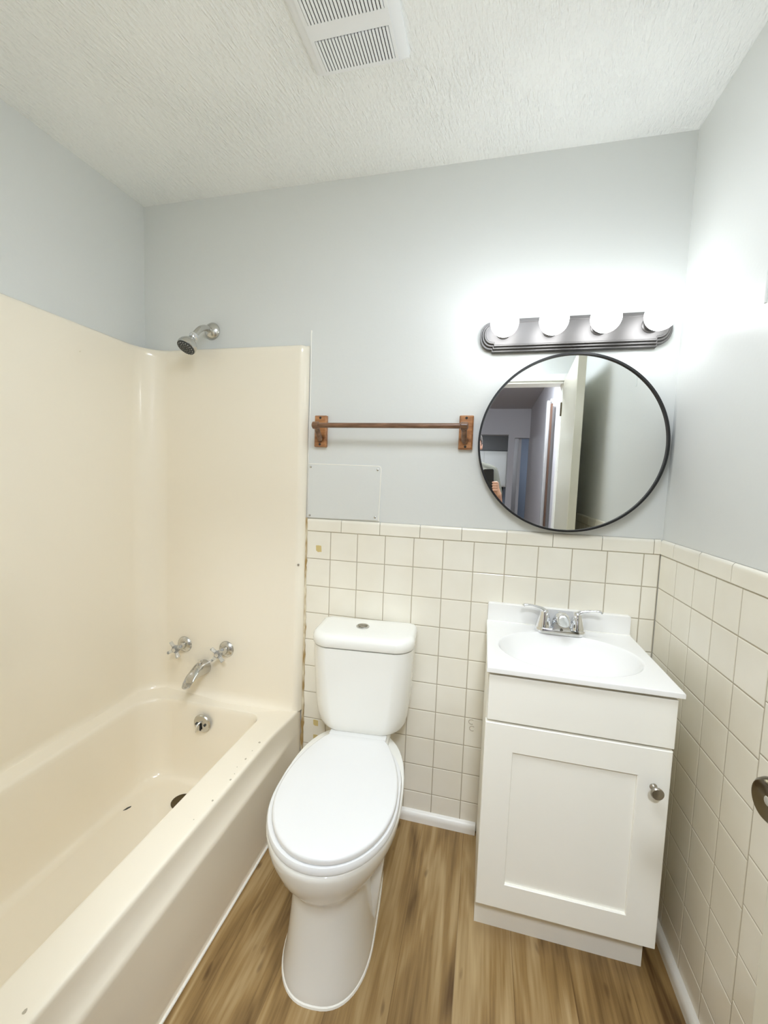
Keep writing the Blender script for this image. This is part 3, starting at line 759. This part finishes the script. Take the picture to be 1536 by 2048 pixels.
loft(bm, [strip(0, .003), strip(0, -.013), strip(.0012, -.0150), strip(.0055, -.0150), strip(.0065, -.0170), strip(.0070, -.0220), strip(.0085, -.0240), strip(.0125, -.0240), strip(.0135, -.0260), strip(.0140, -.0305), strip(.0155, -.0320), strip(.0185, -.0320), strip(.0200, -.0310)], True, True)
obj('backplate', fixn(bm), 'bronze_light', t, 25)
for i in range(4):
    bx = .6075 + .1470 * i; bz = 1.8195
    bm = new(); lathe(bm, (bx, -.030, bz), (0, -1, 0), [(0, .026), (.003, .026), (.006, .022), (.030, .0205), (.034, .018)], 28); obj('socket', bm, 'bronze_light', t)
    bm = new(); lathe(bm, (bx, -.0640, bz), (0, -1, 0), [(-.008, .0155), (.002, .0165)] + [(.0455 - .0435 * cos(a), .0435 * sin(a)) for a in [radians(24 + 156 * k / 16) for k in range(17)]], 32)
    obj('bulb', bm, 'bulb', t, 60, label='lit white globe bulb')

# ================================================================= TOWEL BAR
t = thing('towel_bar', 'stained wooden towel bar on two bracket plates beside the mirror', 'towel bar', (.225, .004, 1.487))
BY, BZ = -.066, 1.501
for px in (-.0490, .4990):
    s = 1 if px < .2 else -1
    bm = new(); lp = rrect(px - .0245, px + .0245, 1.4260, 1.5450, .003, 3)
    loft(bm, [[(x, .003, z) for x, z in lp], [(x, -.0085, z) for x, z in lp], [(px + (x - px) * .80, -.0145, 1.4855 + (z - 1.4855) * .92) for x, z in lp]])
    pl = obj('bracket_plate', fixn(bm), 'wood_bar', t, 30)
    for zz in (1.5355, 1.4355):
        bm = new(); lathe(bm, (px, -.0138, zz), (0, -1, 0), [(0, .0048), (.0012, .0045), (.0014, 0)], 14); obj('screw', bm, 'dark', pl)
    ex = px + s * .004
    pts = bez([(px, -.012, 1.455), (ex, -.024, 1.460), (ex, -.042, 1.476), (ex, -.058, 1.494), (ex, BY, BZ + .001)], 6)
    bm = new(); tube(bm, pts, [.0105] * 6 + [.0095] * (len(pts) - 12) + [.0115] * 6, 16, squash=[1.25] * len(pts))
    lathe(bm, (ex - .010, BY, BZ), (1, 0, 0), [(-.004, .008), (0, .0135), (.020, .0135), (.024, .008)], 24)
    obj('bracket_arm', bm, 'wood_dark', t, 50)
bm = new(); lathe(bm, (-.043, BY, BZ), (1, 0, 0), [(0, .0092), (.536, .0092)], 24); obj('bar', bm, 'wood_dark', t, 40)

# ================================================================= ACCESS PANEL
t = thing('access_panel', 'grey painted access panel screwed to the wall above the toilet', 'panel', (.043, .004, 1.15))
bm = new()
c4 = [(-.0985, 1.1500), (.1895, 1.1535), (.1925, 1.3580), (-.0985, 1.3605)]
lp = []
for k, (x, z) in enumerate(c4):
    if k == 2:
        for i in range(7): a = pi / 2 * i / 6; lp.append((x - .010 + .010 * cos(a), z - .010 + .010 * sin(a)))
    else: lp.append((x, z))
loft(bm, [[(x, .004, z) for x, z in lp], [(x, -.0005, z) for x, z in lp], [(.045 + (x - .045) * .990, -.0025, 1.255 + (z - 1.255) * .988) for x, z in lp]])
obj('panel_sheet', fixn(bm), 'paint', t, 30)
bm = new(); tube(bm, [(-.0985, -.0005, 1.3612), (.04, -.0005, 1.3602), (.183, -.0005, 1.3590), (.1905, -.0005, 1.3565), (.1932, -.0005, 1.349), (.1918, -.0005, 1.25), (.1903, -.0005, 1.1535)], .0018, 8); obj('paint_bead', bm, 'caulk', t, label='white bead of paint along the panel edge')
for x, z in ((-.089, 1.349), (.180, 1.345), (-.089, 1.160), (.176, 1.166)):
    bm = new(); lathe(bm, (x, -.0022, z), (0, -1, 0), [(0, .0045), (.0012, .0042), (.0022, .0022), (.0022, 0)], 14); obj('screw', bm, 'chrome_dull', t)

# ================================================================= EXHAUST VENT
def cpt(x, y, d): return (x, y, cz(y) - d)
t = thing('ceiling_vent', 'white slotted exhaust fan cover on the textured ceiling', 'vent', (.208, -.54, cz(-.54)))
VX0, VX1, VY0, VY1 = .083, .332, -.690, -.406
panes = [(.116, .300, -.508, -.427), (.116, .300, -.636, -.545)]
bm = new()
lp0 = rrect(VX0, VX1, VY0, VY1, .004, 2)
lp1 = rrect(VX0 + .006, VX1 - .006, VY0 + .006, VY1 - .006, .004, 2)
lp2 = rrect(VX0 + .024, VX1 - .024, VY0 + .012, VY1 - .012, .003, 2)
loft(bm, [[cpt(x, y, 0) for x, y in lp0], [cpt(x, y, .008) for x, y in lp0], [cpt(x, y, .012) for x, y in lp1], [cpt(x, y, .018) for x, y in lp2]], False, True)
obj('cover', fixn(bm), 'vent', t, 25)
for (a, b_, c, d) in panes:
    bm = new(); lp = rrect(a, b_, c, d, .002, 2); loft(bm, [[cpt(x, y, .0183) for x, y in lp], [cpt(x, y, .0188) for x, y in lp]]); so = obj('slot_backing', fixn(bm), 'dark', t, None)
    bm = new(); nS = 22; wS = (b_ - a) / nS
    for k in range(nS):
        xa = a + wS * k + wS * .14; xb = a + wS * (k + 1) - wS * .14
        pr = [(xa, .0186), (xa, .0212), (xa + .001, .0222), (xb - .001, .0222), (xb, .0212), (xb, .0186)]
        loft(bm, [[cpt(x, y, dz) for x, dz in pr] for y in (c + .0015, d - .0015)])
    obj('louvre', fixn(bm), 'vent', t, None)
bm = new(); fr = [(VX0 + .024, VX1 - .024, VY0 + .012, VY1 - .012)]
xs_ = [VX0 + .024, .116, .300, VX1 - .024]
for (xa, xb, ya, yb) in ((xs_[0], xs_[1], VY0 + .012, VY1 - .012), (xs_[2], xs_[3], VY0 + .012, VY1 - .012), (xs_[1], xs_[2], -.427, VY1 - .012), (xs_[1], xs_[2], -.545, -.508), (xs_[1], xs_[2], VY0 + .012, -.636)):
    lp = [(xa, ya), (xb, ya), (xb, yb), (xa, yb)]
    loft(bm, [[cpt(x, y, .0178) for x, y in lp], [cpt(x, y, .0205) for x, y in lp]])
obj('grille_frame', fixn(bm), 'vent', t, None)

# ================================================================= HALL AND KITCHEN SEEN IN THE MIRROR
HY = -4.9
struct('wall_hall_right', box(new(), 1.16, 1.26, HY, FRONT - .12, 0, 2.42), 'hallpaint')
struct('wall_hall_left', box(new(), -.62, -.52, HY, FRONT - .12, 0, 2.42), 'hallpaint')
struct('ceiling_hall', box(new(), -.62, 1.26, HY, FRONT - .12, 2.40, 2.48), 'hallpaint')
bm = new(); box(bm, .87, .955, HY - .1, HY, 0, 2.42); box(bm, -.62, .87, HY - .1, HY, 2.03, 2.42); box(bm, .955, 1.16, HY - .1, HY, 1.985, 2.42); box(bm, 1.16, 2.2, HY - .1, HY, 0, 2.42)
struct('wall_hall_end', bm, 'hallpaint')
struct('wall_bedroom', box(new(), .9, 2.2, -6.7, -6.6, 0, 2.42), 'bluepaint')
struct('wall_kitchen_right', box(new(), 1.02, 1.06, -6.6, HY - .1, 0, 2.42), 'hallpaint')
struct('wall_kitchen', box(new(), -1.3, .98, -6.85, -6.75, 0, 2.42), 'soffit')
struct('ceiling_kitchen', box(new(), -1.3, 2.2, -6.85, HY - .1, 2.18, 2.28), 'trim')
struct('trim_3', box(new(), -1.3, .98, -6.75, -6.42, 1.915, 2.18), 'soffit')
t = thing('kitchen_cabinet', 'white kitchen wall cabinet seen in the mirror through the hall', 'cabinet', (.55, -6.6, 1.26))
bm = new(); box(bm, .10, .96, -6.745, -6.44, 1.26, 1.905); obj('carcass', bm, 'trim', t, None)
for xa, xb in ((.105, .525), (.535, .925)):
    bm = new(); box(bm, xa, xb, -6.44, -6.42, 1.275, 1.895, .004); obj('door', bm, 'trim', t, 30)
# closet door standing ajar in the hall
bm = new(); box(bm, 1.085, 1.112, -2.66, -2.60, 0, 2.08, .003); box(bm, 1.112, 1.16, -2.645, -2.615, 0, 2.10, .003)
struct('trim_4', bm, 'jamb')
bm = new(); box(bm, 1.112, 1.128, -2.60, -2.575, 0, 2.05); struct('trim_5', bm, 'brown')

for nm, lab, px, py, pz, e_ in (('kitchen_fill_light', 'added unseen fill light in the kitchen at the end of the hall', .3, -5.7, 2.18, 26.0), ('bedroom_fill_light', 'added unseen fill light in the blue room at the end of the hall', 1.5, -5.7, 2.18, 26.0)):  # unseen fill lights, added to brighten the rooms in the mirror
    t = thing(nm, lab, 'light fixture', (px, py, pz))
    bm = new(); lathe(bm, (px, py, pz), (0, 0, -1), [(-.01, .15), (.02, .15), (.024, .14)], 32); obj('pan', bm, 'trim', t)
    dk = bpy.data.materials.new('fill_glow_' + nm); dk.use_nodes = True
    q_ = dk.node_tree.nodes['Principled BSDF']; q_.inputs['Emission Color'].default_value = FILL_COL + (1,); q_.inputs['Emission Strength'].default_value = e_
    bm = new(); lathe(bm, (px, py, pz - .022), (0, 0, -1), [(0, .138)] + [(.07 * sin(a), .138 * cos(a)) for a in [pi / 2 * k / 8 for k in range(1, 9)]], 32); obj('dome', bm, dk, t, 60)

# hall fill light, added unseen behind the camera
t = thing('hall_fill_light', 'added unseen dome fill light in the hall outside the bathroom', 'light fixture', (.74, -2.28, 2.40))
bm = new(); lathe(bm, (.74, -2.28, 2.40), (0, 0, -1), [(0, .15), (.02, .15), (.024, .14)], 32); obj('pan', bm, 'trim', t)
dm = bpy.data.materials.new('fill_dome_glow'); dm.use_nodes = True
b_ = dm.node_tree.nodes['Principled BSDF']; b_.inputs['Emission Color'].default_value = FILL_COL + (1,); b_.inputs['Emission Strength'].default_value = HALL_FILL_EMIT
bm = new(); lathe(bm, (.74, -2.28, 2.378), (0, 0, -1), [(0, .138)] + [(.07 * sin(a), .138 * cos(a)) for a in [pi / 2 * k / 8 for k in range(1, 9)]], 32); obj('dome', bm, dm, t, 60)

t = thing('room_fill_light', 'added unseen round fill light over the bathroom doorway side', 'light fixture', (.48, -1.11, cz(-1.11)))  # added out of view to even out the room's brightness
bm = new(); lathe(bm, (.48, -1.11, cz(-1.11)), (0, 0, -1), [(-.012, .30), (.022, .30), (.026, .29)], 48); obj('pan', bm, 'trim', t)
dm2 = dm.copy(); dm2.node_tree.nodes['Principled BSDF'].inputs['Emission Strength'].default_value = ROOM_FILL_EMIT
bm = new(); lathe(bm, (.48, -1.11, cz(-1.11) - .024), (0, 0, -1), [(0, .28)] + [(.04 * sin(a), .28 * cos(a)) for a in [pi / 2 * k / 8 for k in range(1, 9)]], 40); obj('dome', bm, dm2, t, 60)

# ================================================================= PHONE AND PERSON (seen in the mirror)
pc = CAM_POS + CR * .019 + CU * .027 - CF * .0135
PM = Matrix((CR, CU, -CF)).transposed()
def ph(x, y, z): return pc + PM @ Vector((x, y, z))
t = thing('phone', 'black smartphone held up to the mirror by the person', 'phone', pc)
bm = new(); lps = []
for z, ins in ((-.0040, .0015), (-.0030, .0003), (0, 0), (.0030, .0003), (.0040, .0015)):
    lps.append([ph(x, y, z) for x, y in rrect(-.036 + ins, .036 - ins, -.0735 + ins, .0735 - ins, .010, 6)])
loft(bm, lps); obj('phone_body', fixn(bm), 'phone', t, 40)
bm = new(); loft(bm, [[ph(x, y, z) for x, y in rrect(-.033, .001, -.070, -.036, .008, 5)] for z in (-.0038, -.0055)]); isl = obj('camera_island', fixn(bm), 'phone', t, 40)
for x, y in ((-.006, -.062), (-.006, -.044), (-.024, -.062)):
    bm = new(); lathe(bm, ph(x, y, -.005), CF, [(0, .0062), (.0012, .0060), (.0012, .004), (.0006, 0)], 20); obj('lens', bm, 'glass_lens', isl)

pt = thing('person', 'person in a khaki grey shirt holding up a black phone', 'person', (.47, -1.98, 0))
YB = -1.97
def baked(name, bm, m, par, vox, sm_it=6, label=None):
    me = bpy.data.meshes.new('tmp'); bm.to_mesh(me); bm.free()
    o = bpy.data.objects.new('tmp', me); COL.objects.link(o)
    r = o.modifiers.new('r', 'REMESH'); r.mode = 'VOXEL'; r.voxel_size = vox
    s = o.modifiers.new('s', 'SMOOTH'); s.factor = .5; s.iterations = sm_it
    dg = bpy.context.evaluated_depsgraph_get(); me2 = bpy.data.meshes.new_from_object(o.evaluated_get(dg))
    bpy.data.objects.remove(o); b2 = bmesh.new(); b2.from_mesh(me2); bpy.data.meshes.remove(me2)
    return obj(name, b2, m, par, 80, label)
NX = .452
J = dict(neck=(NX, YB, 1.47), head=(NX, YB + .02, 1.60), chest=(NX, YB, 1.28), waist=(NX, YB, 1.05), hip=(NX, YB, .93),
         shR=(NX + .155, YB, 1.395), shL=(NX - .155, YB, 1.395))
wrR = ph(.058, -.105, .030); wrL = ph(-.062, -.105, .032)
elR = Vector((NX + .225, YB + .11, 1.13)); elL = Vector((NX - .21, YB + .10, 1.13))
bm = new()
sphere(bm, (NX, YB + .015, 1.625), .078, sc=(1, 1.22, 1.28))
sphere(bm, (NX, YB + .055, 1.555), .056, sc=(1, 1.0, .95)); sphere(bm, (NX, YB + .085, 1.525), .026)
capsule(bm, (NX, YB + .098, 1.615), (NX, YB + .122, 1.590), .010, .015)            # nose
for s in (-1, 1):
    sphere(bm, (NX + s * .078, YB + .008, 1.605), .017, sc=(.45, .9, 1.7))           # ears
    capsule(bm, (NX + s * .014, YB + .094, 1.640), (NX + s * .048, YB + .080, 1.640), .011, .010)  # brow
    sphere(bm, (NX + s * .040, YB + .068, 1.590), .028)                              # cheek
capsule(bm, (NX - .020, YB + .094, 1.556), (NX + .020, YB + .094, 1.556), .009, .009)
capsule(bm, (NX - .016, YB + .093, 1.545), (NX + .016, YB + .093, 1.545), .009, .009)
capsule(bm, (NX, YB - .005, 1.40), (NX, YB + .010, 1.55), .058, .054)
for s, sh, el_, wr_ in ((1, J['shR'], elR, wrR), (-1, J['shL'], elL, wrL)):
    capsule(bm, (NX, YB - .01, 1.42), sh, .055, .052); capsule(bm, sh, el_, .050, .039); capsule(bm, el_, wr_, .039, .025)
    capsule(bm, (NX + s * .09, YB, .90), (NX + s * .10, YB + .01, .50), .082, .054); capsule(bm, (NX + s * .10, YB + .01, .50), (NX + s * .105, YB - .01, .09), .053, .036)
    capsule(bm, (NX + s * .105, YB - .03, .045), (NX + s * .115, YB + .13, .035), .038, .030)
for a, b_, r0, r1 in (((NX - .075, YB, 1.33), (NX - .06, YB, 1.02), .105, .095), ((NX + .075, YB, 1.33), (NX + .06, YB, 1.02), .105, .095), ((NX - .06, YB, 1.02), (NX - .08, YB, .92), .095, .100), ((NX + .06, YB, 1.02), (NX + .08, YB, .92), .095, .100), ((NX, YB, 1.34), (NX, YB, .95), .11, .11)):
    capsule(bm, a, b_, r0, r1)
# hands: palms beside the phone, fingers wrapped round its back edge, thumb on the screen side
for s, wr_ in ((1, wrR), (-1, wrL)):
    p0 = ph(s * .050, -.070, .020); capsule(bm, wr_, p0, .024, .022); capsule(bm, p0, ph(s * .049, -.030, .016), .021, .018); capsule(bm, ph(s * .045, -.075, .022), ph(s * .046, -.04, .018), .019, .016)
    for k, yy in enumerate((-.022, -.040, -.058, -.076)):
        ln = (.92, 1.0, .95, .8)[k]
        a = ph(s * .055, yy, .010); b_ = ph(s * .053, yy + .002, -.010); c = ph(s * (.045 - .002 * ln), yy + .003, -.0145); d = ph(s * (.038 - .006 * ln), yy + .003, -.0135)
        capsule(bm, ph(s * .050, -.055 + (yy + .05) * .4, .018), a, .011, .0095, 12); capsule(bm, a, b_, .0092, .0088, 12); capsule(bm, b_, c, .0088, .0080, 12); capsule(bm, c, d, .0078, .0070, 12)
    capsule(bm, ph(s * .046, -.072, .020), ph(s * .034, -.045, .018), .013, .011, 12); capsule(bm, ph(s * .034, -.045, .018), ph(s * .022, -.030, .014), .0105, .009, 12)
body = baked('body', bm, 'skin', pt, .0036, 4)
def lerp(a, b_, k): return Vector(a) + (Vector(b_) - Vector(a)) * k
bm = new()
for s, sh, el_, wr_ in ((1, J['shR'], elR, wrR), (-1, J['shL'], elL, wrL)):
    capsule(bm, (NX + s * .03, YB - .01, 1.435), sh, .062, .066); capsule(bm, sh, lerp(sh, el_, .62), .066, .060)
for a, b_, r0, r1 in (((NX - .075, YB, 1.33), (NX - .06, YB, 1.02), .122, .115), ((NX + .075, YB, 1.33), (NX + .06, YB, 1.02), .122, .115), ((NX - .06, YB, 1.02), (NX - .075, YB, .90), .115, .120), ((NX + .06, YB, 1.02), (NX + .075, YB, .90), .115, .120), ((NX, YB, 1.33), (NX, YB, .92), .125, .125)):
    capsule(bm, a, b_, r0, r1)
baked('shirt', bm, 'shirt', pt, .008, 5)
bm = new()
for s in (-1, 1):
    capsule(bm, (NX + s * .085, YB, .90), (NX + s * .10, YB + .01, .50), .104, .070); capsule(bm, (NX + s * .10, YB + .01, .50), (NX + s * .105, YB - .01, .12), .070, .056)
baked('trousers', bm, 'jeans', pt, .010, 4)
for s in (-1, 1):
    bm = new(); capsule(bm, (NX + s * .105, YB - .03, .050), (NX + s * .116, YB + .14, .045), .050, .042); sphere(bm, (NX + s * .105, YB - .035, .055), .05)
    o_ = baked('shoe', bm, 'shoe', pt, .008, 3)
bm = new(); sphere(bm, (NX, YB + .004, 1.640), .085, sc=(1, 1.2, 1.18)); bmesh.ops.bisect_plane(bm, geom=list(bm.verts) + list(bm.edges) + list(bm.faces), plane_co=(NX, YB + .07, 1.66), plane_no=(0, .75, -.55), clear_outer=True)
obj('hair', bm, 'hair', pt, 80)
for s in (-1, 1):
    bm = new(); sphere(bm, (NX + s * .031, YB + .0905, 1.618), .011, 16, 8); ey = obj('eye', bm, 'trim', pt, 80)
    bm = new(); sphere(bm, (NX + s * .031, YB + .0985, 1.618), .0045, 12, 6); obj('iris', bm, 'hair', ey, 80)
